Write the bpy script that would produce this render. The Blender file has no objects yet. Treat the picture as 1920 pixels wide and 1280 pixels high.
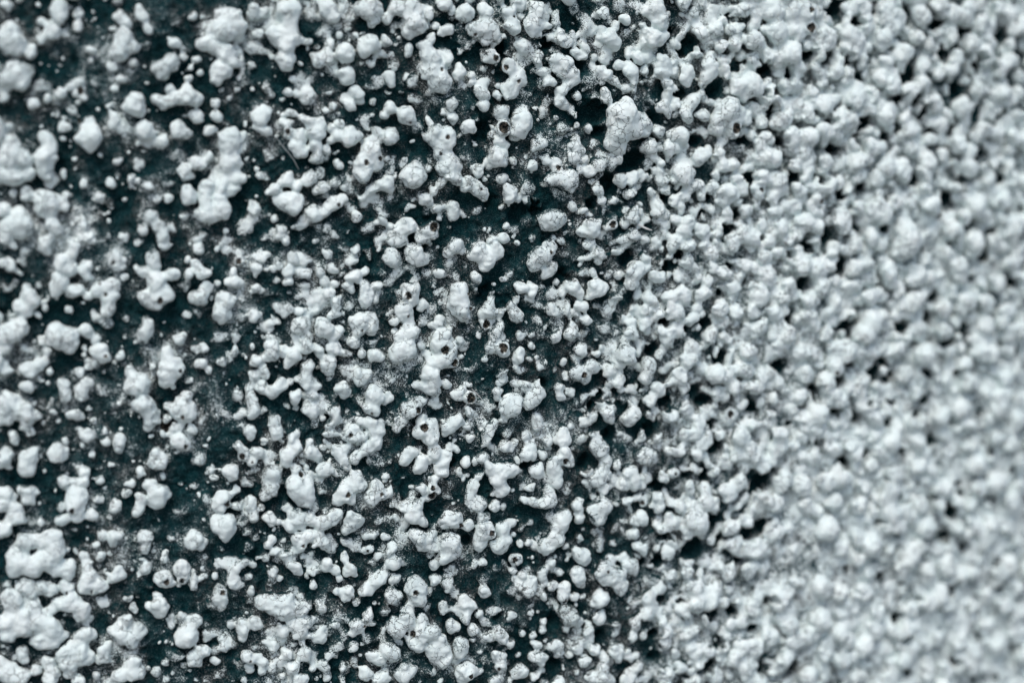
# Close-up of a weathered rough-cast plaster pillar: white painted lumps of thrown plaster on a dark, algae-stained base coat.
import bpy, math, random
import numpy as np
from mathutils import Vector, Matrix

# ------------------------------------------------------------------ camera, world, sun, exposure
UNIT = 0.00025                 # one wall unit in metres; at the focus distance one unit is about one photograph pixel
W, H = 1920.0, 1280.0
FOCAL, SENSOR = 60.0, 36.0
DIST = W * FOCAL / SENSOR      # units from camera to the wall at the middle of the frame
YAW, PITCH = math.radians(17.0), math.radians(5.5)
CURVE_R = 6000.0               # radius of the round pillar in units
APERTURE = 108.0               # aperture diameter in units
FOCUS_PIXEL = (905.0, 640.0)
EXPOSURE = 0.48
CENTRE_Z = 1.25                # height of the picture's middle above the ground in metres

scene = bpy.context.scene
# wall frame: u right, v up, w out of the wall; world = (u, -w, v)
fwd = np.array([math.sin(YAW) * math.cos(PITCH), -math.sin(PITCH), -math.cos(YAW) * math.cos(PITCH)])  # u, v, w
right = np.array([math.cos(YAW), 0.0, math.sin(YAW)])
up = np.cross(right, fwd)
cam_pos = -fwd * DIST


def to_world(p):
    p = np.asarray(p, dtype=np.float64)
    return np.stack([p[..., 0], -p[..., 2], p[..., 1]], axis=-1) * UNIT + np.array([0.0, 0.0, CENTRE_Z])


def wall_w(u):
    return -(u * u) / (2.0 * CURVE_R)


def at(px, py, h=0.0):
    """The point (u, v) where the ray through photograph pixel (px, py) meets the pillar at height h above its base coat."""
    px = np.asarray(px, float); py = np.asarray(py, float)
    s = 1.0 / DIST
    d = fwd[None, :] + ((px - W / 2) * s)[..., None] * right + ((H / 2 - py) * s)[..., None] * up
    t = np.full(px.shape, DIST)
    for _ in range(12):
        u = cam_pos[0] + d[:, 0] * t
        t = (wall_w(u) + h - cam_pos[2]) / d[:, 2]
    return cam_pos[0] + d[:, 0] * t, cam_pos[1] + d[:, 1] * t


cam_data = bpy.data.cameras.new("camera")
cam = bpy.data.objects.new("camera", cam_data)
scene.collection.objects.link(cam)
scene.camera = cam
wr = Vector((right[0], -right[2], right[1])); wu = Vector((up[0], -up[2], up[1])); wf = Vector((fwd[0], -fwd[2], fwd[1]))
m = Matrix((wr, wu, -wf)).transposed().to_4x4()
m.translation = Vector(to_world(cam_pos))
cam.matrix_world = m
cam_data.sensor_width = SENSOR
cam_data.lens = FOCAL
cam_data.clip_start = 0.01
cam_data.clip_end = 500.0
fu, fv = at(np.array([FOCUS_PIXEL[0]]), np.array([FOCUS_PIXEL[1]]), 10.0)
focus_vec = np.array([fu[0], fv[0], wall_w(fu[0]) + 10.0]) - cam_pos
cam_data.dof.use_dof = True
cam_data.dof.focus_distance = float(focus_vec @ fwd) * UNIT
cam_data.dof.aperture_fstop = FOCAL / 1000.0 / (APERTURE * UNIT)
cam_data.dof.aperture_blades = 0

SUN_ELEV, SUN_AZ = math.radians(58.0), math.radians(-30.0)    # azimuth from straight out of the wall, negative = from the left
world = bpy.data.worlds.new("World")
scene.world = world
world.use_nodes = True
wn = world.node_tree
sky = wn.nodes.new("ShaderNodeTexSky")
sky.sky_type = 'NISHITA'
sky.sun_disc = False
sky.sun_elevation = SUN_ELEV
sdir = Vector((math.sin(SUN_AZ) * math.cos(SUN_ELEV), -math.cos(SUN_AZ) * math.cos(SUN_ELEV), math.sin(SUN_ELEV)))
sky.sun_rotation = math.atan2(sdir.x, sdir.y)
sky.air_density = 1.0
sky.dust_density = 3.0
sky.ozone_density = 1.0
wn.nodes["Background"].inputs["Strength"].default_value = 0.115
wn.links.new(sky.outputs["Color"], wn.nodes["Background"].inputs["Color"])

sun_data = bpy.data.lights.new("sun", 'SUN')
sun_data.energy = 1.3
sun_data.angle = math.radians(36.0)
sun_data.color = (1.0, 0.97, 0.93)
sun = bpy.data.objects.new("sun", sun_data)
scene.collection.objects.link(sun)
sun.rotation_euler = sdir.to_track_quat('Z', 'Y').to_euler()
sun.location = Vector((0, 0, 6))

vs = scene.view_settings
vs.view_transform = 'Standard'
vs.look = 'None'
vs.gamma = 1.0
vs.use_curve_mapping = False
vs.exposure = EXPOSURE
scene.render.engine = 'CYCLES'
scene.cycles.use_denoising = True
scene.cycles.max_bounces = 4
scene.cycles.diffuse_bounces = 3

random.seed(7)
rng = np.random.default_rng(11)

# ------------------------------------------------------------------ what the photograph shows, tile by tile
# Tile origin in photograph pixels -> lumps; coordinates inside a tile are four per photograph pixel.
# A lump is a run of knobs "x,y,r"; ~ marks a low knob whose paint is worn to speckle, h a broken-open bubble, p a deep pit.
TILES = {
(0, 0): """40,50,50;450,60,60 440,110,65;300,160,32 370,190,42 390,250,52 330,285,48 290,270,28 h325,215,16;590,110,38 580,210,42;80,230,70 60,290,75 110,340,80;235,380,55;130,520,75 220,530,55 60,580,80 170,610,65 ~20,660,60;30,735,38;450,700,40;580,625,32 525,665,28 ~600,690,40 h605,680,20;640,730,28;245,780,42 350,745,35;285,45,20;905,110,38 940,170,45 960,195,35;1050,90,38 1080,130,45 1100,220,40;930,290,65 900,370,75 1000,350,50 900,430,45 ~1080,320,45;680,385,38;690,460,18;845,500,38 810,460,25;1000,485,32;900,600,35;845,660,28;1445,120,34;1280,175,16;1265,280,25 1310,330,42 1360,350,25;1270,450,60 1210,520,70 1300,500,40;1365,425,32;1455,440,32;1430,500,26;1370,548,12;1505,550,24;1420,585,32;1410,645,38;1400,730,75 1300,740,50 1210,770,50 1470,760,50 1160,740,35 1270,660,38;1000,790,80 1050,830,50 940,800,40;830,800,22 850,880,40 850,930,38;1465,870,45;1340,980,66;1100,970,72;1200,1050,45 1195,1085,25;1580,980,45;480,960,40 480,890,20;480,1040,16;690,1030,75 600,1040,50 680,1100,50 ~640,930,60 h600,905,12;85,1050,55 100,1130,90 60,1200,90 180,1200,70;340,1040,60 380,1100,60 340,1180,80 330,1260,60;760,1170,24;885,1200,32;1390,1270,50;1480,1220,55;1550,1180,38;~1300,1150,45;1580,230,50 1530,330,60 1590,310,50;~30,940,55;~400,420,45;~490,260,60;~700,600,40""",
(400, 0): """60,230,90 130,130,70 190,200,65 50,110,45;300,60,50 290,120,40;560,90,85 600,40,45 560,170,60 570,250,70 450,250,65 560,330,75 490,320,40 640,290,50 720,300,38 550,400,40 540,460,65 600,430,35;335,260,38;445,440,27;~270,370,30 ~300,380,40 210,440,25 ~290,500,40;660,475,22;810,568,18;185,597,15;0,330,60 80,400,70 140,470,50;40,520,70 100,540,40 20,600,50;60,680,20 120,740,22 170,690,20;20,780,40;25,870,45;10,980,30;860,60,60 900,130,50 850,20,40 ~960,60,40;~720,100,60;1160,60,90 1110,40,60 1240,70,50 1180,180,38;1310,140,45 1380,60,60 1480,60,65 1540,70,45 1500,170,80 1460,250,55 1570,190,35 ~1410,190,40;930,265,26;1068,265,28;860,320,40 840,390,40 870,440,45 790,470,50 770,420,35;980,400,75;1000,570,60;1170,330,80 1130,370,50;1240,410,40 1190,480,40;1340,400,15;1345,512,18;~1110,470,20;1310,580,45 1320,625,35;1465,380,48;1580,340,60;1300,300,45 1270,330,25;~1560,500,90 1490,610,50;555,710,36;615,712,28;700,680,30 700,720,40 680,760,20;595,600,25;~640,660,40;~855,710,40;895,805,28;835,830,24;1070,680,50 ~1010,740,50 1030,800,50 1100,750,30;1320,705,24;~1190,760,25;1195,860,22;390,830,42 350,880,60;370,970,48 330,950,30 385,1000,38;235,940,22;260,1010,15;~470,945,28;580,850,42;560,1000,45 h555,990,16;660,890,45 720,930,55;800,920,40;640,1030,50 600,1090,45 660,1130,55;760,1000,70 790,940,50 760,1110,55 770,1200,50;880,960,35 880,1050,35 850,1130,35;955,930,42;1020,1030,75;120,1040,75 110,1130,60 170,1180,50 100,1230,60 210,1010,30 215,1100,30;1150,1050,40 1160,1110,55 1190,1170,75 1120,1230,75 1220,1230,50 h1245,1190,14 h1135,1220,16;1215,1000,45;1320,1020,75;1440,870,75 h1468,920,10;1340,810,45 1280,860,35;~1500,740,70 1410,680,28;1590,1030,40;950,1230,40;~1520,1230,90;~1345,1165,25;330,1260,26""",
(0, 320): """100,40,80 40,30,70 200,30,60;340,10,60;470,40,30;100,170,32;205,175,52;320,200,70 340,270,75 400,230,50 470,250,45 370,320,50;490,185,30;20,300,60;160,380,85 150,320,50 100,420,70 180,470,50;40,440,60 50,520,50 110,580,35;390,410,65 440,460,45 490,400,32;350,530,60 360,580,45 300,580,28;640,90,32;840,80,42;~745,200,45;990,50,32 990,105,24;1115,105,45;1135,200,17;1255,210,32;630,350,30 625,405,34;650,490,45 700,540,35;810,385,22;~930,500,35;~1030,535,32;1060,450,42;1130,330,55 1110,370,45 1180,430,55 1220,500,50 1250,570,42 ~1270,430,45 ~1040,310,40;1410,180,70;1400,30,55;1550,110,50 1540,190,55 1530,310,75 1600,340,60 1560,260,60;~1490,500,75;1490,600,45;550,560,50 550,630,50 470,700,60 540,740,50;450,820,65 430,880,50;540,900,55 590,880,45;650,760,50 650,710,40 690,780,25;660,930,40;740,880,60 830,860,60 830,950,60 810,1040,60 h790,925,11 h745,845,8;30,690,40 90,720,45 150,745,25;~50,880,40;205,850,34 210,930,60 240,980,60 150,1030,50 200,1060,45;330,980,25 360,1030,30;280,1080,28;515,1045,26;870,650,50 930,650,30 890,720,40 830,690,30 h850,690,11;930,810,30;1150,650,55 1170,700,45;1030,730,28 1080,770,35 1130,750,40;1180,820,80 1290,780,55 1110,950,70 1220,930,75 1170,990,50 h1195,970,18;1420,770,40;1470,710,30 1520,760,55;~1380,850,60;1490,950,65 1550,880,40;1410,670,25;~1470,1060,40;~800,1140,45;640,1190,50;670,1210,40;730,1250,40;430,1230,90 530,1250,70;60,1220,90 150,1170,70;0,1100,30;1090,1160,60 1080,1220,50 ~1030,1240,45;1340,1250,45;1210,1230,16;~940,1110,28;~200,600,40;~820,480,30""",
(400, 320): """~100,20,100 180,60,50 60,110,60 140,150,40;50,200,60 50,290,75;340,35,32;310,235,30 310,290,42;100,440,28;460,360,28;470,130,55 550,60,55;620,110,50;700,50,60;590,240,85 500,230,55;800,130,60 ~900,80,45;790,20,40;620,410,35 680,370,45 760,310,70 850,300,50 920,250,55 970,210,40 h935,255,11;510,430,45 545,520,42 490,470,40 ~420,440,30;~860,430,60 910,470,40 ~800,430,45;1070,350,42;~1040,300,30;1125,10,70;1180,130,50 1110,190,34 1250,100,45 1310,90,60 1310,140,40;1160,210,22;1510,40,95;1580,210,50;1505,265,22;1250,370,45 1200,400,25;1310,410,38;1440,420,70 1380,460,50 1330,500,45 1390,530,50 1490,410,45;1580,440,50 1560,500,60;1500,620,70 1540,670,60 1480,580,45 1580,650,40;1340,660,65 1330,610,40 1380,690,35;1240,590,22;~960,570,40;850,620,45 830,590,25;1050,590,40;1030,680,45 ~1010,640,40;190,680,34 h190,680,18 230,730,18;255,685,13;315,650,15;295,715,22;60,560,22 20,600,22;590,660,55 690,660,45 ~640,640,50;490,710,32;445,740,28;565,760,45;640,750,40 700,750,45;800,755,42;890,720,40;~960,760,40;395,755,18;560,835,40;~470,810,30;~700,840,45 ~660,860,40;840,830,38;910,845,34;1130,755,38;1060,800,60;1010,880,45;1140,870,50 1140,940,60 1140,1000,38;1220,860,40;1225,965,28;870,920,45;~780,910,45;930,1000,50 910,1070,40;~850,980,45;~1010,1010,40;~770,1040,40;970,1075,20;140,775,30 105,840,30 170,840,40 210,850,30;330,880,34;285,910,15;15,840,22;~410,895,16;100,970,65 70,1050,60 50,1090,60 120,1090,30;~220,1080,50;315,1090,48;~150,1180,45;430,1150,35;~470,1000,50 540,1040,55;~620,940,28;645,1050,45;670,1150,65 640,1180,50;830,1170,75;930,1200,50 900,1240,50;700,1250,50;430,1260,40;315,1215,13;1110,1120,60 1060,1130,45 1170,1090,40 1200,1150,50 1190,1190,35 1090,1200,50 h1110,1195,9;1480,900,70 1420,900,40 1520,870,40 1480,960,50 h1455,935,22;1420,1030,65 1440,1100,55 1470,1150,40 h1455,1090,10;1360,1130,40;1350,1200,25;1560,1020,45;~1580,1100,40;1480,1220,70 1400,1240,50;1265,1235,13;~1150,430,50;~1160,640,40""",
(0, 640): """40,30,70;190,50,28;440,10,70 520,30,55 330,10,40;350,90,38;40,190,50;170,200,38 220,210,50 290,170,45 350,155,34;375,230,30;210,340,45;320,295,22;360,320,18;640,40,28;740,60,50 780,110,45 800,140,30 h790,110,12;~670,140,30;600,220,40;650,320,48 600,360,45 610,410,40;480,330,55 490,400,50 ~500,470,45;560,530,50 600,550,35;390,440,24;410,510,35;440,590,18;665,495,30;700,590,26;40,470,80 20,560,70 100,420,50 120,500,60 200,540,75 290,550,48 200,620,50;240,680,38;130,715,50 90,680,25;50,820,50 30,900,60 80,940,25;210,880,70 200,950,65 240,840,45;285,805,18;440,830,65 480,830,45 400,850,40;495,750,24;650,700,58 690,690,35 ~600,650,50;615,780,20;780,660,20;785,735,30;690,845,28;895,465,18;890,750,48 900,790,30 910,730,35;910,95,38;970,230,40;1030,320,80 960,330,40 1070,290,50 1080,360,35;1080,470,80 1030,460,50 1120,520,55;1130,580,50 1120,640,35 1170,520,25;1135,710,18;1230,90,50 1260,170,70 1310,200,65 1250,270,60 1220,300,35 1340,160,40 h1350,215,12;1150,200,28;1300,330,25 ~1400,280,40 1430,290,22;1520,50,38;1480,90,16;1500,180,40 1550,215,28;1390,100,13;1500,345,17;1390,410,55 1370,470,60 1270,490,35 1360,540,70 1420,540,55 1350,640,35 1450,500,40 h1365,565,12;1500,590,25;1435,645,42;1250,580,35 1300,640,30 1230,690,30 1290,690,25 h1250,645,30;1350,740,60 1400,780,40 h1390,785,14;~1540,490,30;1550,775,20;1570,720,14;1170,850,55 1200,900,60;1070,965,48;1000,890,16;1215,1010,28;1120,1060,45 1180,1140,70 1240,1130,45 1200,1190,50 1150,1200,40;1060,1180,50 1040,1250,50;980,1065,30 950,1068,20;955,1140,34;865,1210,40 860,1260,45;760,1030,30;~740,1170,35 720,1190,25;610,960,40 640,980,35 ~570,920,40;470,1060,50 560,1060,40 620,1040,45;560,1140,60 620,1140,45 570,1220,75 h535,1260,16;460,1220,40;200,1130,50 250,1110,35 210,1190,45 150,1130,30;30,1130,50 90,1170,30;40,1220,60 120,1260,50;290,1210,18;410,1125,15;~1455,1080,25;~1350,1250,40;~330,970,18;~750,360,45;~1480,880,60;~1560,1200,70""",
(400, 640): """60,140,48;160,70,30 ~110,90,25;295,35,22;240,120,14;430,40,60;330,140,55;430,110,60;300,250,35 380,220,45;520,80,42;360,310,36 350,370,40;400,390,35 440,370,55 510,330,50 530,300,30;265,360,25 275,430,38 290,520,55 270,470,38;380,510,28;600,100,60 560,160,40;690,30,60;780,50,50 780,100,35;910,50,60;980,90,45;860,150,65 870,200,50 820,130,40;~1050,150,45 ~960,200,40;1110,90,42;1230,100,55 1210,110,45;1410,60,85 1380,110,60 1440,20,70;1560,30,40;~1420,190,48;1590,210,30;700,190,60 690,260,50 700,310,50 770,310,45 630,270,28;615,400,52;750,395,45 720,400,30;~540,470,30;700,525,55 730,520,45;~830,400,50 ~860,460,60 900,530,60 910,590,40 870,620,40 860,690,35 905,690,38;970,360,55 940,340,40 960,410,35;1090,230,40 1150,240,40 1090,290,40;1220,255,9;1190,370,60 1220,410,50 1170,490,58 h1185,535,8;1300,420,40 1260,440,30;450,590,42 470,660,42 480,700,36;280,670,48 285,700,35;~210,620,25;390,720,25 385,760,18;~740,620,35 ~700,655,20;200,790,50 230,850,45 330,810,45 350,850,35 290,900,38 h215,860,18 h290,905,8;~120,835,15;600,680,38 600,740,50 620,800,50 560,860,60 560,910,45 530,830,40;670,850,25 675,910,22 700,950,22;730,760,38 730,840,50 770,860,35;820,805,22;780,900,11;1100,600,40 1170,620,55 1240,600,35 1230,680,45 1190,680,45;1000,690,50 1060,710,50 1120,720,40 h1025,700,14;1220,750,50 1150,800,50 1070,860,48;930,820,55 960,870,55 1000,930,45 990,790,40;820,960,50 860,940,35 900,990,25;1520,450,60 1480,510,70 1430,470,45 h1525,510,18;1380,590,48 1370,660,45 1430,590,40;1590,340,45 1530,330,35;1560,680,60 1570,590,45 h1575,640,24;130,980,60;45,955,20;10,1030,22;430,990,70 ~380,1000,45 ~480,950,50 440,1090,60 400,1140,40 ~500,1040,40;625,970,45 590,1060,60 640,1110,80 700,1130,70 730,1070,45 680,1190,55 h655,995,16;1060,1000,50 1080,1060,60 1000,1080,60 970,1150,75 1030,1180,55 920,1190,45 h1000,1140,16;~1240,900,55 1310,890,35 ~1180,900,45;1290,1010,25;1220,1080,60 1200,1150,60 1190,1210,45 1260,1150,45 1320,1120,35 h1255,1140,12;1480,820,50 1430,880,45;1550,910,60 1545,960,35;~820,1080,45 810,1120,25;735,1000,28;80,1150,60 50,1220,60 160,1090,35 h100,1210,18;180,1230,40;290,1190,48 290,1250,45;360,1260,25;~1380,1160,35;1440,1230,50 1520,1240,60;1560,1100,50;1590,1170,40""",
(0, 960): """120,40,65 80,60,40;20,130,75;310,60,40;470,40,50;580,20,55;690,15,45;200,220,70 300,200,60 390,190,75 420,280,75 100,320,70 150,380,85 250,390,80 350,360,90 430,420,60 510,430,60 90,420,50;500,550,55 h500,600,10;190,550,65 300,550,55 380,560,50 220,620,55;~60,520,40;80,650,75 120,700,60 60,800,75 200,790,80 250,700,60 70,900,70 180,870,70 300,800,75 380,870,80 310,960,60 400,940,60 460,920,45;440,680,60 520,670,65 600,720,65 600,770,45 550,640,50 380,740,40;~455,830,25;170,1050,40 190,1100,40 195,1030,25 120,1090,20;40,1130,50 80,1200,70 160,1240,70 20,1200,50;270,1180,50;370,1110,50 400,1180,55 380,1250,60;480,1060,60 540,1020,60 600,940,60 650,900,55 700,900,35 620,1060,70 670,1100,50 520,1120,60 530,1190,50;590,1260,50;765,1030,55 810,1010,38 770,1080,40;730,1215,34;850,180,55;760,170,35;710,235,32;840,230,34;935,195,15;505,290,22;~560,135,25;630,330,35 660,400,45 680,480,60 650,540,50 750,540,50 690,560,45 h685,590,10;740,330,40;870,470,55 900,430,42 830,490,35;~790,440,20;1080,190,60 1120,160,35 1080,260,38 1075,340,32;1110,390,32 1105,430,40;~1150,280,20;1230,350,30 1230,300,20;1450,180,60 1430,240,50 1510,250,40;~1270,170,30;~1540,330,30;1230,490,60 1270,530,40 1190,490,35 h1245,515,18;1350,420,58 1365,490,42 h1365,510,16;1450,480,38 1470,530,40 1525,480,25;1440,440,20;950,640,35;990,700,25 1020,730,25;1175,630,38;1190,710,65 1130,700,40 1230,690,35 1180,750,35;950,800,60 880,860,50 900,920,60 980,950,60 1040,890,55 1070,870,35;850,780,13;1360,760,38;~1275,790,35 1285,840,28;1450,800,50 1400,900,80 1360,940,60 1430,940,50;~1280,1050,55 1330,1080,45;1490,1040,60 1550,1040,50 1440,1100,60 1480,1120,40;1240,1120,30;1175,1180,35 1175,1210,30;1010,1120,60 980,1190,70 890,1220,55 1040,1200,50;1290,1200,12;~760,660,45;~1560,900,60""",
(400, 960): """80,100,80 110,170,50 60,60,60;310,30,50;640,40,55 720,50,50 820,80,65 900,30,60;650,210,60 710,170,50 790,160,50 810,230,60 660,260,45 ~870,190,40 h670,245,11;~610,150,35;1040,60,75 1010,110,50;~1150,140,55 1200,170,40 1130,180,38;1280,175,32;1160,275,38 h1160,290,7;1380,40,30;1510,20,70 1570,50,50;1540,190,75 1500,180,40 1570,240,50;~1410,230,45;440,190,40 415,240,38;470,290,40;540,340,50 600,400,50 630,440,35;~40,370,55 ~140,350,60 170,430,50 160,500,45 170,550,38 230,370,40 285,390,35;265,485,25;10,480,30;50,580,60 45,640,60 50,680,40 h65,590,16;285,585,36;445,440,45 ~430,510,40;750,455,38 720,450,25;860,400,50 920,430,40 945,490,30;990,330,35 1030,410,50 1000,440,35 1060,460,25;670,325,22;~735,300,25;1320,270,55 ~1290,310,40 1230,330,35;1370,370,65 1320,370,40 ~1440,370,45;~1480,455,40;1270,470,45 1230,510,55 1180,560,40 1130,580,45;1370,490,40 1350,510,30;370,670,55 430,640,55 480,700,75 540,660,75 560,740,70 640,710,60 700,700,45;~660,620,45;730,720,20;620,830,60 690,810,60 650,890,60 740,800,35 680,970,38;760,540,36;~810,640,50 810,720,40 ~800,770,30;930,600,38 1020,590,50 990,650,38;1065,670,30;~910,690,30;1350,610,65 ~1300,640,45 1290,730,50;1200,675,24;1510,560,80 1540,640,70 1470,710,45 1420,740,35 h1505,590,18;1440,800,65 1460,750,50 1340,830,50 1400,880,70 1480,850,40 h1495,910,18;1570,800,50 1580,900,70 1550,980,60 1480,960,45;~1010,780,50;1080,830,60 1100,870,45 1050,900,40 h1130,850,10;910,850,32;1180,820,36;1275,862,26;805,920,48 800,950,40;225,830,45 230,880,48 220,930,35;315,820,55;505,845,38 ~450,870,35;~515,940,38;~330,1000,42;450,1000,45 410,970,30;255,750,13;50,950,18;80,1015,35;700,1050,55 650,1060,35 ~740,1040,30;270,1090,65 330,1100,40 360,1130,45 350,1190,40 h270,1105,8;260,1180,38;~190,1200,30;230,1260,35;20,1120,28;~70,1180,35;~490,1110,55 520,1080,35;590,1160,60 620,1120,35;650,1260,55;740,1160,32;850,1225,32;970,1168,28;770,1240,11;1320,1040,75 1270,1010,50 1350,1070,50;1190,1080,50 1240,1110,50;~1060,1100,30 ~1060,1150,32;1140,1210,45 1120,1170,25;1430,1200,75 1470,1180,55 1400,1220,50;1280,1230,50 1220,1250,50;980,1270,30;~250,250,50;~920,1000,60;~1150,930,60""",
(800, 0): """120,30,60;190,80,35;300,100,65 280,130,40;50,190,40;155,220,60 120,240,40;240,225,12;30,290,45;20,430,75 10,540,70 ~120,400,60 160,440,45 100,580,80 70,640,55 110,650,50 h100,525,11;15,690,30;450,90,55 420,60,35 440,190,70 360,220,60 490,240,60 550,310,45 ~340,290,45 430,310,45 h365,145,18 h355,265,11;480,420,55 ~440,410,40 h510,440,18;250,530,45 225,590,35;330,565,34;~290,350,35;640,70,45 640,140,45 640,220,55 680,200,40 h650,125,9;710,40,32;820,60,60 780,130,60 810,210,70 880,120,45 890,200,35 830,270,40;890,290,25 860,340,20;710,350,60 750,410,45 ~690,300,40;850,415,32;610,510,60 680,570,60 720,600,40 640,640,50 620,690,50 h585,510,16 h680,610,12;965,160,45 970,110,30;~1100,60,70;~1170,150,60 1190,210,40;1080,250,20;1020,315,60;1110,380,40;1150,410,42;1420,330,45 1420,370,30;~1500,235,38;~1420,20,90;~1560,60,70;~1270,220,40;970,450,55 960,520,40;1040,470,65 1100,560,60 1110,610,45 1040,640,50 990,690,45 990,760,50 1030,790,40;920,620,50;865,555,42 890,540,30;1125,720,45;~1240,430,50;~1340,420,60;1440,490,42;1350,560,48;~1240,620,60 ~1180,590,45;1530,550,65 1560,620,45 1500,500,40;1430,640,28;1340,710,40 1340,760,40;1470,860,130 1440,970,110 1540,960,100 1390,1050,70 1440,1110,60 1580,870,70;~1300,1150,70 ~1350,1220,80 1280,1240,60;190,765,58;205,885,45 200,930,25;320,960,58 290,990,30;~420,620,55 420,700,55;420,790,50;530,720,40;560,830,60 570,880,45 575,980,55 h570,960,32;470,950,35;~700,820,65 710,900,75 700,980,70 760,930,45 690,1020,40;~770,700,35;~880,830,50;970,885,22;1010,960,50 ~1030,990,35;1115,860,38;1120,955,30;1230,985,30;~910,980,35;550,1060,45 590,1090,30;820,1090,55 870,1070,40;~940,1100,38;1110,1090,60 1170,1110,40 1110,1190,60;530,1180,75 ~450,1220,50 580,1150,35;640,1200,35;60,990,70 50,1060,60 150,1030,75 110,1120,60 180,1200,70 120,1240,60 220,1240,60 h140,1030,14 h95,1155,10;15,1250,30;380,1260,40;~280,1090,25;960,1210,40 980,1260,50 h980,1260,16;p430,980,55;p560,370,32;p1150,480,38;p1240,860,75;p1290,1000,40;p1540,1200,65;p900,330,32""",
(800, 320): """200,30,70;110,80,45 40,140,40 20,230,40;80,290,38;100,360,20;390,20,40;300,100,60 390,130,65 420,180,45 h395,140,9;200,270,50 190,330,40;20,440,70 h45,420,26;10,540,25;560,70,50;620,180,65 600,200,45 ~680,210,40 ~760,220,30;950,60,75 1060,60,85 1070,130,55;1230,80,22;1540,60,45;1530,150,50;~1440,140,35;1410,220,28;1080,270,42;1170,290,45 ~1140,340,30;1300,220,40;940,350,80 900,400,60 970,400,50;1240,430,75 1160,450,50 ~1270,490,50;1370,400,50 h1385,400,22;1490,300,30;1540,340,60;~1450,530,80 1380,550,30 1550,480,60;590,410,28;430,440,17;675,540,22;580,500,45;500,520,50;400,600,70 450,650,70 530,600,60 430,710,45 350,630,45;210,560,70 150,600,45 250,600,35;~30,630,60;860,630,80 920,560,55 800,650,60 810,700,50 950,500,28 h915,610,12;940,720,55 880,760,45;~780,500,30;1270,620,60 1200,650,45 1280,690,45 1340,640,30;~1380,700,40;~1180,770,50;~50,800,45 60,850,25;370,810,50 ~340,820,35;~215,770,30;240,910,80 240,1000,85 280,1080,60 210,1040,50 h325,1030,12 h300,925,8;460,1030,65 490,960,40 430,1080,45 510,1060,35;445,1150,40 h445,1150,24;540,1180,60 510,1240,60 560,1240,40;720,880,50 790,880,40 690,850,35;675,960,40;640,1030,50 690,1080,55 670,1110,40;785,970,20;600,860,15;880,1170,24;745,1140,15;1100,880,60 1130,920,40 1080,840,40;1280,870,80 1240,920,45;1170,1010,55;1180,1110,50;1075,1105,22;~1270,1000,35;~1380,1000,50 ~1340,1060,60 1420,960,40;1560,760,75 1540,860,60;1450,790,35;~1400,850,30;~1560,1030,60;~1330,1180,60;1540,1220,60;1080,1220,55 1090,1170,40;970,1240,55;700,1240,40 740,1230,25;790,1220,28;100,1100,35 70,1150,40 40,1180,30;165,1195,28;110,1240,60 170,1270,40;240,1260,35;~750,130,80;~960,1140,70;~930,930,60;p500,220,45;p700,310,60;p820,290,38;p430,900,40;p1360,80,60;p1240,250,25;p1500,640,55;p1020,790,40""",
(800, 640): """80,30,60 150,30,60 180,80,60 130,130,70 60,160,60 190,150,45 h130,60,26 h205,160,22;30,250,75 60,290,55 20,340,60;500,40,65 560,60,55 h560,45,28;440,120,36;~310,200,45;~570,160,45 565,240,45;265,120,20;690,100,48 670,130,35 720,70,30;790,20,30;825,110,24 840,200,28 830,160,20;260,360,40 230,410,50 330,420,45 h325,420,28;310,520,48 350,540,30;220,590,55 170,650,55 140,690,35;290,630,30;150,320,40 ~175,255,25;75,435,22;20,660,60 60,600,40 30,740,60;60,830,60 150,870,50 100,920,50 120,980,50;70,1040,50 60,1120,50 h40,1150,22 h40,1095,15;20,890,40;215,740,22;225,800,28 180,800,30;290,900,42;250,970,30;305,990,22;535,380,50 550,410,35;620,500,80 650,450,60 570,580,40;740,340,50 710,320,30;830,330,45 800,410,75 770,460,60;830,580,45 820,630,42;480,640,50 500,600,35 450,700,55 430,760,45;410,655,25;590,790,55 630,810,40;660,760,35;750,720,45 790,780,40 770,850,60 740,880,40;915,750,40;980,730,35;870,850,42;420,880,55 370,900,30;680,890,28;480,950,60 580,970,75 640,960,60 540,1050,65 560,1120,60 390,1010,40;340,1080,55 330,1160,55 370,1220,60 410,1180,40;490,1130,30;500,1220,48;830,960,60 850,1000,40;775,1085,40;1020,830,60 960,900,60 1060,900,50 950,970,60 970,1040,55 h1035,895,18;640,1125,22;920,1140,50 900,1200,70 800,1200,50 730,1190,35;990,350,50 1000,420,45;~990,500,60;~1140,800,35;1150,60,60 ~1100,130,60 1130,220,65 1180,270,50 1230,180,60 1270,190,40 h1165,245,18;1020,170,30;1490,110,85 1460,90,60 ~1390,130,60 1530,150,40;1310,40,28;1440,300,50;1370,550,70 1340,500,50;1530,560,60 1480,590,40 1560,520,50;~1540,440,45;~1330,370,50 ~1250,370,40;1250,680,50 1280,760,60 1320,830,60 1340,900,50 1330,980,60 1280,1030,60 ~1190,1040,50;1430,910,45;1520,970,60 1560,1050,60 1470,1060,50;~1440,690,40;~1580,820,40;1500,1200,50;1320,1220,90 1270,1240,60;1130,1240,60;~1010,1200,35;1570,1170,40;~680,200,60;~600,680,50;~1000,640,50;~1120,430,60;p740,930,28;p880,320,28;p1200,900,40;p1380,700,35;p200,900,35;p1290,400,32;p1240,480,25""",
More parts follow.
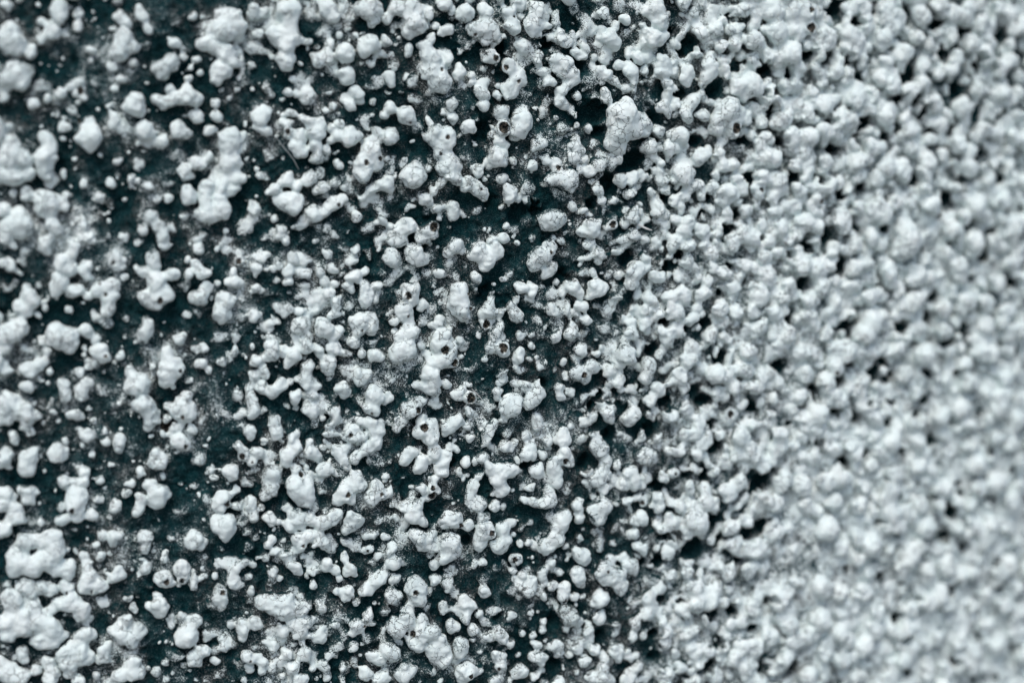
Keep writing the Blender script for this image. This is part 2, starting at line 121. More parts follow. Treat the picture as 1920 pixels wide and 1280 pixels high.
(800, 960): """170,50,80 130,80,50 210,60,45 h250,95,16;310,100,50;30,170,60 30,240,55;190,230,85 130,220,60 140,320,70 200,300,55 80,360,35;~30,290,35;420,30,50;430,130,70 390,190,50 400,250,50 h480,150,18;560,130,60 590,190,60 530,240,60 550,270,45 610,80,35;660,350,50 h655,350,18;640,430,35;~700,110,40;690,230,30;760,230,30;~820,190,40;655,165,20;360,385,30;430,380,38;~510,400,45;~570,380,40;~430,480,50;440,580,50 410,620,28;150,530,55 ~130,480,45 ~255,500,30;715,470,45 690,540,38 640,500,28;780,500,50 760,570,60;870,430,45 930,370,45 860,480,40;880,530,30;1010,40,70 990,120,65 960,200,65 900,240,65 880,280,40;1130,40,55;1280,20,80;~1400,100,40;1040,250,28;1170,320,60 1110,310,50 1190,350,40;1000,450,30;1130,480,60 1120,430,45 1140,530,35;~1220,420,30;~1370,350,70 1350,430,80 1420,480,80 1450,560,55 1340,490,60 h1335,430,10;1520,400,60 1530,440,45 1470,340,40;1550,60,50;1540,150,45;1580,240,45;~1390,220,30;1310,640,75 1260,660,40;1300,780,62;~1570,540,45;1570,650,40;260,640,45 280,690,50 ~220,720,50 ~120,710,60 340,710,45 290,790,55 260,770,30;190,860,50;400,770,40 430,820,28;~540,670,35;620,765,48;690,630,17;780,750,35 780,790,20;870,630,38;880,820,35 875,870,30;800,370,10;750,712,10;1030,560,45 1020,620,45 1100,620,35 1110,680,25 h1030,660,15;1050,740,60 1090,790,70 1030,800,45 1140,810,40 1050,870,30;1165,625,28;1210,880,50 1220,930,35;~1400,870,50 1410,830,40;1560,830,60 1540,930,50 1590,780,40;30,900,70 60,880,45;100,960,60 50,1020,60 130,1030,60 130,1110,60 60,1070,50;260,990,65 250,1050,50;350,880,50 380,900,30;345,960,30;550,920,60 530,870,40;610,970,45;710,900,34;530,1090,55 550,1150,50 h540,1165,14;405,1045,22;300,1180,80 260,1220,50 360,1190,40 400,1170,30 h315,1210,14;700,1190,60 650,1210,40;800,1220,42;840,1090,60 800,1080,40;980,980,55 990,1040,40 960,1080,25;893,955,18;1065,1065,28;1130,1010,50 1180,1110,55;1250,1020,52;1420,1030,65 1430,1080,55 ~1400,970,35;1510,1080,30;1570,1150,50;1310,1220,80 1240,1240,60 1360,1250,60;1500,1250,55;980,1260,55;1130,1200,30;1030,1150,20;500,1250,50;620,1260,30;105,1260,22;~450,1000,25;p310,220,28;p960,800,32;p1300,930,35;p950,1150,40;p540,780,25""",
(1200, 0): """110,60,80 150,140,80 40,80,50;110,290,80 60,250,55 180,260,50;20,320,40;~330,220,55;~410,210,30;~540,80,70 ~500,150,60 560,220,70 ~510,310,60;~440,20,60;330,30,60;~640,40,40;760,75,60 700,80,40;920,40,60 860,110,55 840,200,60 930,100,45;720,200,50 710,270,50;935,220,45;1010,150,55;700,330,60;860,310,80 920,370,60 960,430,55;~750,420,50;1040,290,55 1080,340,40;1150,330,40;1130,80,90 1230,90,90 1330,90,60 1250,210,65 1180,170,60 h1260,215,30 h1250,80,18;1400,30,50;1390,260,70 1370,350,70 1400,310,60;1240,320,28;~1510,280,45;1480,210,30;1580,80,70;~60,450,60;160,470,65 170,550,65 230,480,35;~70,600,55;210,640,50 200,720,45;360,540,60 340,610,45 ~290,500,40;520,490,70 510,580,60 540,420,45 480,640,40;640,520,45 650,570,40;820,640,100 740,650,75 880,660,70 780,730,60 930,610,45;1075,660,62;~1030,500,55;1180,430,40;1190,520,30;1310,500,55 1370,560,50;1470,540,65 1460,400,35 1370,620,45;1535,400,35;1560,540,55 1560,610,50;400,750,60 350,830,60 360,880,45;460,870,50;~260,850,40;~60,780,50;660,820,110 600,860,80 720,870,70 570,960,60 690,950,75 h695,965,30;800,890,50;910,930,50;920,800,45 ~1000,790,45;1050,910,80 1100,880,55;~1230,690,60 1210,820,50;1400,780,75 1450,740,50 1320,760,50;1490,920,80 1540,960,55 1520,850,50;~1320,900,60;1260,1030,90 1240,1090,60;1380,1070,40;~1490,1050,45;20,920,65 30,1000,45;130,980,60;300,1020,75 250,1010,50;70,1100,65 40,1150,40;230,1110,65;~600,1060,70 590,1150,50;840,1020,45;950,1040,70;990,1190,85 940,1150,50;~750,1110,45;150,1220,45;~40,1230,50;~300,1220,90 430,1190,60;620,1240,60 700,1220,50;820,1260,40;1160,1220,70 1250,1230,60;1390,1210,70;1580,1200,40;1500,1250,30;p370,330,70;p640,380,28;p920,510,50;p240,230,22;p1000,690,24;p920,720,18;p430,1060,42;p780,1050,38;p1260,400,38;p1390,430,38;p1540,460,22;p1580,180,35;p1480,40,38;p470,390,22;p290,700,32;p560,680,45;p1110,560,38;p1400,930,25;p1450,1110,30;p850,780,24;p960,840,35;p1060,1070,24;p110,880,30;p650,120,25""",
(1200, 320): """320,20,100;160,80,50;~60,60,40;240,85,35;430,100,55 470,170,45;~110,250,70 140,300,50 200,330,35;~40,350,45;300,280,40;330,200,50;570,30,45;540,120,50;650,160,75 690,200,50 600,220,55 650,310,50;720,60,50;910,60,70 1030,70,80 880,160,65 1060,140,60 1000,200,60 h890,145,16;780,160,32;800,300,50 880,270,40;910,320,35;1010,300,60 1090,260,50;1190,140,65 1290,130,60 1330,200,60 1270,260,55 h1340,230,16;1490,90,50;~1420,150,50;1250,10,70;~480,250,50 530,290,40;350,380,60 320,460,60;460,430,60;~570,390,50;910,400,45;~180,410,60;770,480,70 700,540,60 840,520,60 680,490,45 750,430,45;1050,430,70 970,520,60;1100,520,50;1230,390,90 1320,430,60;1510,400,85 1500,330,60;1300,550,60;360,560,70 250,540,60;~100,530,60;230,630,40;480,560,55 540,630,60;930,640,60 900,560,40;700,690,40 780,710,60 860,720,50;1020,620,50;1160,600,50;1450,580,70;1540,600,50;1320,740,90;1570,720,50;30,660,60;40,740,50;350,680,60 410,740,45;130,800,60;440,800,40;620,770,60 540,730,50;310,930,70 220,940,60;480,920,60 430,960,40;700,880,60;890,930,85 830,850,40;970,820,60;1110,870,75 1080,960,60;1280,960,80;1460,1000,70;50,1050,60;250,1050,80 380,1100,60 320,1140,50;460,1070,35;600,1030,75 720,1060,70 850,1050,55;620,1130,50;1000,1060,70 1010,1120,50;900,1170,70 860,1200,50;1260,1080,80 1300,1160,60;1420,1130,50;1580,1080,50;200,1220,80;540,1200,50;~740,1210,60;1100,1220,80;p190,200,30;p510,180,24;p720,330,30;p660,430,45;p470,310,24;p820,60,42;p190,1130,32;p330,1190,34;p480,1130,38;p1110,1095,38;p1230,860,38;p1500,720,45;p1240,570,38;p1390,500,38;p1100,620,28;p770,820,24;p670,730,24;p600,920,20;p1170,30,35;p900,490,22;p200,720,35;p1530,1140,42;p300,640,32""",
(1200, 640): """400,60,70 360,140,80 290,260,75 320,340,60 220,300,50;60,190,70;140,100,45;120,340,60 150,380,50;250,165,28;670,85,40;570,80,40;800,70,70;660,240,80 560,250,80 760,190,70 800,220,60 700,340,70 780,330,50;570,420,50;730,415,40;~640,550,90 700,520,40 h675,545,22;~950,70,90;1040,310,55;930,260,40;1200,70,80;1000,420,50 1090,370,50;990,540,50;1230,240,80;1450,180,90 h1440,230,14;1450,50,70;330,480,60 220,550,70 370,490,40;430,600,60 400,680,60;500,720,45 460,760,55;330,690,60;280,820,70;130,715,50;430,830,55;50,850,80 100,880,45;600,700,45;850,620,60 760,730,80 800,830,80 860,880,80 920,950,60 720,850,60 1050,700,85 1020,800,70 980,880,60 1090,760,50;630,860,30;1330,540,110 1250,620,80 1200,560,60;1130,500,50;1500,460,70;1200,720,60;1450,800,80;1300,860,70;170,1025,45;250,985,50 h255,990,11;20,1000,30;550,980,60 520,920,35;370,1100,55;455,1080,35;20,1190,40 h15,1205,14;150,1230,50;650,1130,80 740,1050,70;480,1200,70 540,1220,50;300,1230,60;~850,1170,40;1200,1080,90;~1100,940,70;1400,1050,80;1000,1200,80;1450,1200,90;1250,1220,70;p100,50,42;p180,450,42;p410,370,38;p480,440,38;p530,620,28;p580,790,38;p900,1060,60;p120,1100,38;p1050,200,38;p1310,380,36;p1210,470,32;p1490,320,30;p840,490,42;p1120,610,20;p1530,920,38;p860,110,13;p600,130,40;p1000,970,24;p1075,1100,20;p480,990,42;p70,680,38;p350,1000,24""",
(1200, 960): """400,60,110 240,70,70 450,100,60 330,140,60;170,130,50 120,90,30;20,260,60;205,310,50;125,270,25;80,320,22 70,400,28;10,40,60;690,260,75 730,210,50;860,270,80 800,270,60 910,270,60;680,110,70;790,60,70;640,450,70 680,400,50;800,440,70 850,390,55;~470,350,70;1010,150,70 960,180,50 1020,240,40;1100,110,60;~1060,340,60;220,470,50;350,460,60;150,570,50;430,560,70 530,640,90 420,680,80 560,560,60;320,720,60;500,790,60;~290,580,40;620,680,55;~1050,480,110;~1200,620,100;880,640,50;850,690,50;740,800,60 670,840,50;~950,760,60;50,740,70;155,795,40;190,900,65 190,980,55;340,910,60 400,880,50;380,1000,50;260,1050,45;30,910,40;30,640,50;760,990,80 850,1010,80 700,1080,80 800,1150,90 600,1120,40;980,930,80;1040,1150,60 1000,1200,45;520,1040,60;430,1140,50;300,1150,60;200,1210,70;560,1220,70;1150,950,80;1350,800,110;1350,550,110;1400,120,110;~1300,300,90;1500,1100,100;1250,1220,90;1500,900,90;1500,600,90;p170,190,30;p390,255,50;p540,760,28;p920,100,38;p820,165,38;p680,740,35;p850,860,34;p740,370,20;p960,650,24;p510,1150,34;p1130,1140,38;p580,960,38;p100,900,32;p120,1080,32;p150,660,32;p140,370,36;p900,1170,30;p10,380,20;p590,200,24;p570,60,38;p300,640,22""",
(1520, 0): """380,180,60 420,130,50 430,220,50;560,60,80 640,130,75 600,220,80 560,150,70 660,180,50;830,120,90 800,60,60;960,40,80 1060,110,90 1000,130,60;1180,60,70;1270,180,90 1340,220,60 1320,320,80 1200,330,80;1480,120,70 1500,220,60 h1520,170,14;1400,60,60;1250,30,70;1050,280,60;370,330,60 380,430,60 380,490,40;520,340,60;560,480,70 520,580,70 620,640,80 600,560,60;700,400,80 650,430,60;830,480,70 800,540,60;780,280,70 880,350,60;1090,440,70 1060,520,70;950,560,60 850,650,60;920,770,80 960,810,50;1130,800,90 1150,900,60;1500,330,60;1500,450,70;~1300,560,70;~1430,620,50;420,820,70 560,870,90 600,830,50;700,890,60;430,980,50;480,1110,80 530,1100,45;320,1090,50;340,1220,90 430,1200,60;760,980,80;990,940,50;900,1050,60;740,1110,70;680,1240,70;870,1230,90;1100,1080,80;1400,1000,60;1520,1040,80;1300,1090,35;1490,1140,50;1440,810,50;1560,860,60;1180,1250,90;1560,700,60;~1350,720,60;~1300,850,60;p310,180,45;p710,60,38;p720,150,24;p730,570,55;p990,400,48;p400,920,55;p790,740,34;p850,840,40;p1230,480,42;p1090,690,50;p1420,280,30;p1250,1130,55;p670,750,36;p560,1030,30;p360,1030,30;p160,90,45;p150,1110,38;p890,1110,24;p1140,230,35;p910,970,28;p650,970,24;p1430,860,34;p1050,970,24;p360,580,28;p960,210,36;p270,430,28""",
(1520, 320): """350,40,70;500,60,70;700,20,80 850,30,80;480,300,70;450,500,70;520,560,60;330,560,60;330,720,75 400,700,70;720,520,130 660,590,80 780,540,80 700,430,90;760,240,60;850,120,70;~620,150,60;~1000,100,70;1240,260,100 1150,340,70 1290,330,70;1050,410,40;1220,540,110 1200,620,60;1450,390,60;1560,420,50;1520,60,60;1330,60,70;~1400,150,60;1100,720,100 1130,800,60 1030,620,60;1220,750,35;1290,770,35;840,670,60;880,800,70;960,780,45;760,840,50;580,760,80 600,840,60;780,980,90 840,930,60 700,1010,60;460,1130,100 540,1100,60;990,1030,80;1120,1050,60;820,1160,60;1000,1200,80;1500,700,80;1560,640,60;1400,850,70;1320,1000,80;1300,1150,90;1480,1050,80;1480,1220,80;~520,940,60;~350,960,60;640,1230,50;p780,80,48;p380,120,30;p250,190,34;p1030,200,42;p970,310,25;p1470,280,30;p560,430,30;p1180,430,35;p1360,460,38;p1050,530,25;p220,720,45;p1520,830,42;p1140,1200,42;p660,1170,45;p280,1150,45;p880,1100,30;p1210,810,25;p930,940,30;p700,900,20;p1300,650,36;p830,580,22;p1540,510,36;p1440,60,30;p110,490,38;p70,60,35;p340,440,24""",
(1520, 640): """380,300,70;500,340,40;550,220,42;700,250,90;850,90,100;470,580,80;560,530,45;~690,400,60;600,750,90;~400,160,70;650,60,70;1150,170,80;1180,300,90;1130,500,90;1190,620,70;980,560,90;800,740,90;1040,90,60;1400,500,100;1450,280,80;1240,920,110;1380,1060,110 1250,1100,90;1000,1100,80;620,1000,80;900,960,60;560,1190,80;800,1220,90;350,1230,80;450,920,60;1400,720,80;1560,450,70;1550,900,80;1540,1100,70;1200,1230,60;800,400,50;1350,90,80;1530,200,70;1200,780,70;p460,250,52;p580,270,35;p550,160,32;p590,450,30;p580,600,38;p870,240,38;p1105,230,32;p860,440,25;p780,550,25;p400,840,34;p250,920,38;p920,740,34;p680,820,25;p340,560,28;p430,440,22;p1060,600,24;p1100,1050,28;p1120,1150,28;p1000,1200,28;p1340,1190,30;p910,1165,18;p215,310,28;p1020,20,34;p770,20,20;p1540,60,34;p30,380,38;p290,170,24;p1360,840,24;p40,750,24;p200,520,24;p1490,950,20;p660,1150,24;p1050,1250,34;p1260,540,18""",
(1520, 960): """1020,400,90;860,100,100;750,720,70;880,680,80;1080,100,80;1030,700,70;450,250,100;400,600,80;500,750,80;1200,450,70;1200,700,60;1320,830,70;400,1000,90;1400,980,100;1000,1180,80;700,1100,80;1200,1150,80;570,100,60;1450,120,80;1480,400,90;1280,250,70;1540,560,60;1450,700,80;p1005,185,40;p1140,275,30;p830,320,28;p640,790,35;p700,930,36;p1055,1120,34;p1380,360,34;p1425,560,32;p1050,560,36;p520,460,28;p670,545,28;p790,630,16;p260,440,20;p1525,1010,30;p1195,500,24;p1335,720,24;p1060,10,45;p500,950,24;p740,1210,28;p1220,1260,24;p640,160,22;p1150,710,13;p640,260,16;p500,80,22;p1250,920,22""",
}

lumps = []     # each: dict(knobs=[(px, py, r, low)], fill=bool)
holes = []     # (px, py, r)
pits = []
for (ox, oy), text in TILES.items():
    for item in text.split(';'):
        knobs = []
        for tok in item.split():
            kind = tok[0] if tok[0] in '~hp' else ''
            x, y, r = (float(t) for t in tok[len(kind):].split(','))
            x, y, r = ox + x / 4, oy + y / 4, r / 4
            if kind == 'h':
                holes.append((x, y, r * 1.2))
            elif kind == 'p':
                pits.append((x, y, r))
            else:
                knobs.append((x, y, r, kind == '~'))
        if knobs:
            lumps.append(dict(knobs=knobs, fill=False))
for (x, y, r) in list(pits):                          # pits are crevices, longer along the sag of the plaster than across
    for sgn in (-1, 1):
        a = random.gauss(0.9, 0.7)
        q = r * random.uniform(.5, .75)
        if random.random() < (0.75 if x < 1500 else 0.55):
            pits.append((x + sgn * math.cos(a) * r * .9, y - sgn * math.sin(a) * r * .9, q))
pits = np.array(pits); holes = np.array(holes)

# ------------------------------------------------------------------ fill: the smaller lumps between, and those beyond the frame
CELL = 4.0
MX, MY = 330, 260                                     # how far the plaster goes on beyond the frame, in photograph pixels
gw, gh = int((W + 2 * MX) / CELL), int((H + 2 * MY) / CELL)
gy, gx = np.mgrid[0:gh, 0:gw]
cover = np.zeros((gh, gw), bool)
pitmask = np.zeros((gh, gw), bool)


def stamp(mask, x, y, r):
    cx, cy, cr = (x + MX) / CELL, (y + MY) / CELL, r / CELL
    x0, x1 = max(0, int(cx - cr) - 1), min(gw, int(cx + cr) + 2)
    y0, y1 = max(0, int(cy - cr) - 1), min(gh, int(cy + cr) + 2)
    if x0 < x1 and y0 < y1:
        mask[y0:y1, x0:x1] |= (gx[y0:y1, x0:x1] + .5 - cx) ** 2 + (gy[y0:y1, x0:x1] + .5 - cy) ** 2 <= cr * cr


def blocked(mask, x, y):
    i, j = int((y + MY) / CELL), int((x + MX) / CELL)
    return not (0 <= i < gh and 0 <= j < gw) or mask[i, j]


for L in lumps:
    for (x, y, r, low) in L['knobs']:
        stamp(cover, x, y, r)
for (x, y, r) in pits:
    stamp(pitmask, x, y, r + 1.0)


def whiteness_field(x, y):
    start = 690.0 + 0.19 * y + 70.0 * np.sin(y / 97.0 + 0.6 + x / 310.0) + 45.0 * np.sin(y / 41.0 + 2.1 - x / 190.0)
    return (x - start) / 760.0


def whiteness(x, y):
    """How densely lumped and painted the plaster is: sparse at the left, closed at the lower right."""
    return float(np.clip(whiteness_field(x, y), 0, 1))


def outside(x, y):
    return x < -6 or x > W + 6 or y < -6 or y > H + 6


def try_fill(n, rmin, rmax, need, low_share, where):
    for _ in range(n):
        x = random.uniform(-MX, W + MX); y = random.uniform(-MY, H + MY)
        if not where(x, y) or blocked(cover, x, y) or blocked(pitmask, x, y):
            continue
        r = rmin + (min(rmax, 15.0 if x < 1400 else 30.0) - rmin) * random.random() ** 1.8
        if need and any(blocked(cover, x + r * .7 * math.cos(a), y + r * .7 * math.sin(a)) for a in (0, 1.57, 3.14, 4.71)):
            continue
        low = random.random() < low_share
        ks = [(x, y, r, low)]
        for _k in range(random.choice((0, 1, 1, 2))):
            a = random.uniform(0, 6.28); q = r * random.uniform(.5, .8)
            ks.append((x + math.cos(a) * r * .9, y + math.sin(a) * r * .9, q, low))
        lumps.append(dict(knobs=ks, fill=True))
        for k in ks:
            stamp(cover, k[0], k[1], k[2] * (0.9 if k[2] > 5 else 1.1))


# beyond the frame: bigger clusters as on the rest of the pillar
for _ in range(2600):
    x = random.uniform(-MX, W + MX); y = random.uniform(-MY, H + MY)
    if not outside(x, y) or blocked(cover, x, y) or random.random() > 0.35 + whiteness(x, y):
        continue
    r = random.uniform(8, 20); ks = [(x, y, r, False)]
    for _k in range(random.randint(0, 4)):
        a = random.uniform(0, 6.28); x2, y2 = ks[-1][0] + math.cos(a) * r * .9, ks[-1][1] + math.sin(a) * r * .9
        if outside(x2, y2):
            ks.append((x2, y2, r * random.uniform(.6, 1.0), False))
    lumps.append(dict(knobs=ks, fill=True))
    for k in ks:
        stamp(cover, k[0], k[1], k[2] * 1.15)
try_fill(13000, 8, 27, False, 0.35, lambda x, y: random.random() < (whiteness(x, y) - .3) * 1.6)
try_fill(12000, 4, 12, False, 0.5, lambda x, y: random.random() < 0.16 + whiteness(x, y) * 1.1 and x > 480)
try_fill(5000, 8, 18, False, 1.0, lambda x, y: random.random() < (0.55 if 420 < x < 1400 else 0.12))
try_fill(2600, 3, 6, True, 0.7, lambda x, y: True)
try_fill(3200, 1.6, 3.4, True, 0.35, lambda x, y: x < 1300)

# ------------------------------------------------------------------ the plaster as one distance field
VOX = 2.2
cu, cv = at(np.array([-150., -150., W + 150, W + 150, W / 2, W / 2]), np.array([-100., H + 100, -100., H + 100, -100., H + 100]))
U0, U1, V0, V1 = cu.min() - 20, cu.max() + 20, cv.min() - 20, cv.max() + 20
W0, W1 = -34.0, 84.0
nu, nv, nw = int((U1 - U0) / VOX) + 1, int((V1 - V0) / VOX) + 1, int((W1 - W0) / VOX) + 1
us = (U0 + VOX * np.arange(nu)).astype(np.float32)
vsx = (V0 + VOX * np.arange(nv)).astype(np.float32)
ws = (W0 + VOX * np.arange(nw)).astype(np.float32)


def noise2(shape, step, seed):
    r = np.random.default_rng(seed)
    a, b = int(shape[0] / step) + 3, int(shape[1] / step) + 3
    g = r.standard_normal((a, b)).astype(np.float32)

    def lerp(g, n, ax):
        t = np.arange(n, dtype=np.float32) / step
        i = t.astype(int); f = t - i; f = f * f * (3 - 2 * f)
        g0 = np.take(g, i, axis=ax); g1 = np.take(g, i + 1, axis=ax)
        f = f[:, None] if ax == 0 else f[None, :]
        return g0 * (1 - f) + g1 * f
    return lerp(lerp(g, shape[0], 0), shape[1], 1)


def noise3(p, freq, seed):
    """Value noise at the points p."""
    q = p * freq
    i = np.floor(q).astype(np.int64); f = (q - i).astype(np.float32); f = f * f * (3 - 2 * f)
    r = np.random.default_rng(seed); tab = r.standard_normal(1 << 16).astype(np.float32)

    def hsh(a, b, c):
        return tab[((a * 73856093) ^ (b * 19349663) ^ (c * 83492791)) & 65535]
    out = 0
    for dx in (0, 1):
        for dy in (0, 1):
            for dz in (0, 1):
                wgt = (f[:, 0] if dx else 1 - f[:, 0]) * (f[:, 1] if dy else 1 - f[:, 1]) * (f[:, 2] if dz else 1 - f[:, 2])
                out = out + wgt * hsh(i[:, 0] + dx, i[:, 1] + dy, i[:, 2] + dz)
    return out


base = 3.4 * noise2((nu, nv), 34, 1) + 2.2 * noise2((nu, nv), 13, 2) + 1.8 * noise2((nu, nv), 5.5, 3) + 1.2 * noise2((nu, nv), 2.5, 4)
UU, VV = np.meshgrid(us, vsx, indexing='ij')
WHIT = np.clip(whiteness_field(UU + 960, 640 - VV), 0, 1).astype(np.float32)
WARP_U = 2.8 * noise2((nu, nv), 10, 5) + 1.2 * noise2((nu, nv), 4.5, 6)      # bends every outline a little
WARP_V = 2.8 * noise2((nu, nv), 10, 7) + 1.2 * noise2((nu, nv), 4.5, 8)
WARP_U = np.clip(WARP_U, -8, 8); WARP_V = np.clip(WARP_V, -8, 8)
base += 12.0 * WHIT ** 2 * (0.22 + 0.78 * np.clip((640 - VV) / 1100, 0, 1))                                                    # the coat is thicker where the lumps close up
pu, pv = at(pits[:, 0], pits[:, 1], 9.0)
for x, y, r in zip(pu, pv, pits[:, 2]):
    i0, i1 = max(0, int((x - 2.2 * r - U0) / VOX)), min(nu, int((x + 2.2 * r - U0) / VOX) + 2)
    j0, j1 = max(0, int((y - 2.2 * r - V0) / VOX)), min(nv, int((y + 2.2 * r - V0) / VOX) + 2)
    q = ((us[i0:i1, None] - x) ** 2 + (vsx[None, j0:j1] - y) ** 2) / (r * r)
    base[i0:i1, j0:j1] -= (13.0 + 13.0 * WHIT[i0:i1, j0:j1]) * np.exp(-q * 0.8)
base = np.clip(base, -26, 18)
D = ((ws[None, None, :] - base[:, :, None]) * 0.85).astype(np.float32)
ID = np.zeros((nu, nv, nw), np.int16)


def smin(a, b, k):
    h = np.maximum(k - np.abs(a - b), 0) / k
    return np.minimum(a, b) - h * h * (k * 0.25)


def block(x, y, z, r):
    return (slice(max(0, int((x - r - U0) / VOX)), min(nu, int((x + r - U0) / VOX) + 2)),
            slice(max(0, int((y - r - V0) / VOX)), min(nv, int((y + r - V0) / VOX) + 2)),
            slice(max(0, int((z - r - W0) / VOX)), min(nw, int((z + r - W0) / VOX) + 2)))


def make_knob(x, y, r, low, white):
    if low:
        zc = -0.35 * r + 6.0 * white
    else:
        zc = min(0.75 * r, 5.0 + 0.34 * r) + white * random.uniform(1.0, 8.0)
    return x, y, r, zc


flat_lumps = []
for n, L in enumerate(lumps):
    ks = []
    for (x, y, r, low) in L['knobs']:
        wn_ = whiteness(x, y)
        k = make_knob(x, y, r, low, wn_)
        ks.append(k + (low,))
        # secondary bumps that make the outline and the top uneven
        if 7 < r < 22:
            for _ in range(int(1 + r / 6.0)):
                a = random.uniform(0, 6.283); e = random.uniform(.3, .9)
                q = r * random.uniform(.25, .5)
                ks.append((x + math.cos(a) * (r - q * .6) * e, y + math.sin(a) * (r - q * .6) * e, q, k[3] + (r - q * .45) * math.sqrt(max(0., 1 - e * e)) * random.uniform(.75, 1.02), low))
    L['k'] = ks
    flat_lumps.append(ks)

allk = np.array([(k[0], k[1], k[2], k[3]) for ks in flat_lumps for k in ks])
ku = np.empty(len(allk)); kv = np.empty(len(allk))
ku, kv = at(allk[:, 0], allk[:, 1], allk[:, 3])
pos = 0
for n, (L, ks) in enumerate(zip(lumps, flat_lumps)):
    u_ = ku[pos:pos + len(ks)]; v_ = kv[pos:pos + len(ks)]; z_ = allk[pos:pos + len(ks), 3]; r_ = allk[pos:pos + len(ks), 2]
    pos += len(ks)
    L['u'], L['v'], L['z'], L['r'] = u_, v_, z_, r_
    L['low'] = float(np.average([k[4] for k in ks], weights=r_ ** 2))
    ext = 15.0
    x0, x1, y0, y1, z0, z1 = (u_ - r_).min() - ext, (u_ + r_).max() + ext, (v_ - r_).min() - ext, (v_ + r_).max() + ext, (z_ - r_).min() - ext, (z_ + r_).max() + ext
    sl = (slice(max(0, int((x0 - U0) / VOX)), min(nu, int((x1 - U0) / VOX) + 2)), slice(max(0, int((y0 - V0) / VOX)), min(nv, int((y1 - V0) / VOX) + 2)), slice(max(0, int((z0 - W0) / VOX)), min(nw, int((z1 - W0) / VOX) + 2)))
    if any(s.stop <= s.start for s in sl):
        continue
    amt = np.float32(min(1.0, 0.25 + r_.max() / 14.0))
    X = us[sl[0]][:, None, None] + amt * WARP_U[sl[0], sl[1]][:, :, None]
    Y = vsx[sl[1]][None, :, None] + amt * WARP_V[sl[0], sl[1]][:, :, None]
    Z = ws[sl[2]][None, None, :]
    d = None
    for x, y, z, r in zip(u_, v_, z_, r_):
        # each knob is a slightly sagging, slightly squashed ball
        zz = (Z - z)
        th = random.uniform(0, 3.14); st = random.uniform(.86, 1.0); ca, sa = math.cos(th), math.sin(th)
        ex, ey = X - x, Y - y + 0.10 * zz
        dk = np.sqrt((ca * ex + sa * ey) ** 2 + ((ca * ey - sa * ex) / st) ** 2 + zz * zz) - np.float32(r)
        d = dk if d is None else smin(d, dk, np.float32(min(11.0, 0.8 * r + 1.0)))
    cur = D[sl]
    ID[sl][...] = np.where(d < cur, n + 1, ID[sl])
    kk = 7.0 if L['low'] > .5 else 3.0 + 4.5 * whiteness(*L['knobs'][0][:2]) ** 2 * (0.35 + 0.65 * min(1, max(0, L['knobs'][0][1] / 1000)))
    if r_.max() < 5:
        kk = 2.0
    D[sl] = smin(cur, d.astype(np.float32), np.float32(kk))

# deep pits stay open: cut what has grown into them
for x, y, r in zip(pu, pv, pits[:, 2]):
    rr = r * 0.95
    sl = block(x, y, 0, rr * 1.4 + 24)
    sl = (sl[0], sl[1], slice(0, nw))
    X = us[sl[0]][:, None, None]; Y = vsx[sl[1]][None, :, None]; Z = ws[sl[2]][None, None, :]
    wob = 1.0 + 0.22 * np.sin(3 * np.arctan2(Y - y, X - x) + x) + 0.14 * np.sin(5 * np.arctan2(Y - y, X - x) + y)
    X = X + 1.5 * WARP_U[sl[0], sl[1]][:, :, None]; Y = Y + 1.5 * WARP_V[sl[0], sl[1]][:, :, None]
    dp = np.sqrt((X - x) ** 2 + (Y - y) ** 2 + (np.minimum(Z + 6.0, 0) * 1.0) ** 2) - rr * wob - 0.12 * np.maximum(Z, 0)
    cur = D[sl]
    new = -smin(-cur, dp.astype(np.float32), np.float32(3.0))
    ID[sl][...] = np.where((dp < 1.5) & (ws[None, None, :] < 4), 0, ID[sl])
    D[sl] = new

# broken-open bubbles: a raised lip and a hollow at the top of the plaster there
hu, hv = at(holes[:, 0], holes[:, 1], 14.0)
hole_uvw = []
for x, y, r in zip(hu, hv, holes[:, 2]):
    i, j = int((x - U0) / VOX), int((y - V0) / VOX)
    if not (0 <= i < nu and 0 <= j < nv):
        continue
    col = D[i, j]
    ins = np.nonzero(col < 0)[0]
    zt = ws[ins[-1]] if len(ins) else 0.0
    rl = r * 1.55
    sl = block(x, y, zt, rl + 6)
    X = us[sl[0]][:, None, None]; Y = vsx[sl[1]][None, :, None]; Z = ws[sl[2]][None, None, :]
    ds = np.sqrt((X - x) ** 2 + (Y - y) ** 2 + (Z - zt + rl * .55) ** 2) - np.float32(rl)
    D[sl] = smin(D[sl], ds, np.float32(3.0))
    wob = 1.0 + 0.28 * np.sin(2 * np.arctan2(Y - y, X - x) + 3 * y) + 0.18 * np.sin(3 * np.arctan2(Y - y, X - x) + 5 * x)
    dc = np.sqrt(((X - x) / 1.0) ** 2 + ((Y - y) / 1.15) ** 2 + (Z - zt - rl * .25) ** 2) - np.float32(max(r, 2.6)) * wob
    D[sl] = -smin(-D[sl], dc.astype(np.float32), np.float32(1.0))
    hole_uvw.append((x, y, zt + rl * .1, max(r, 2.6)))

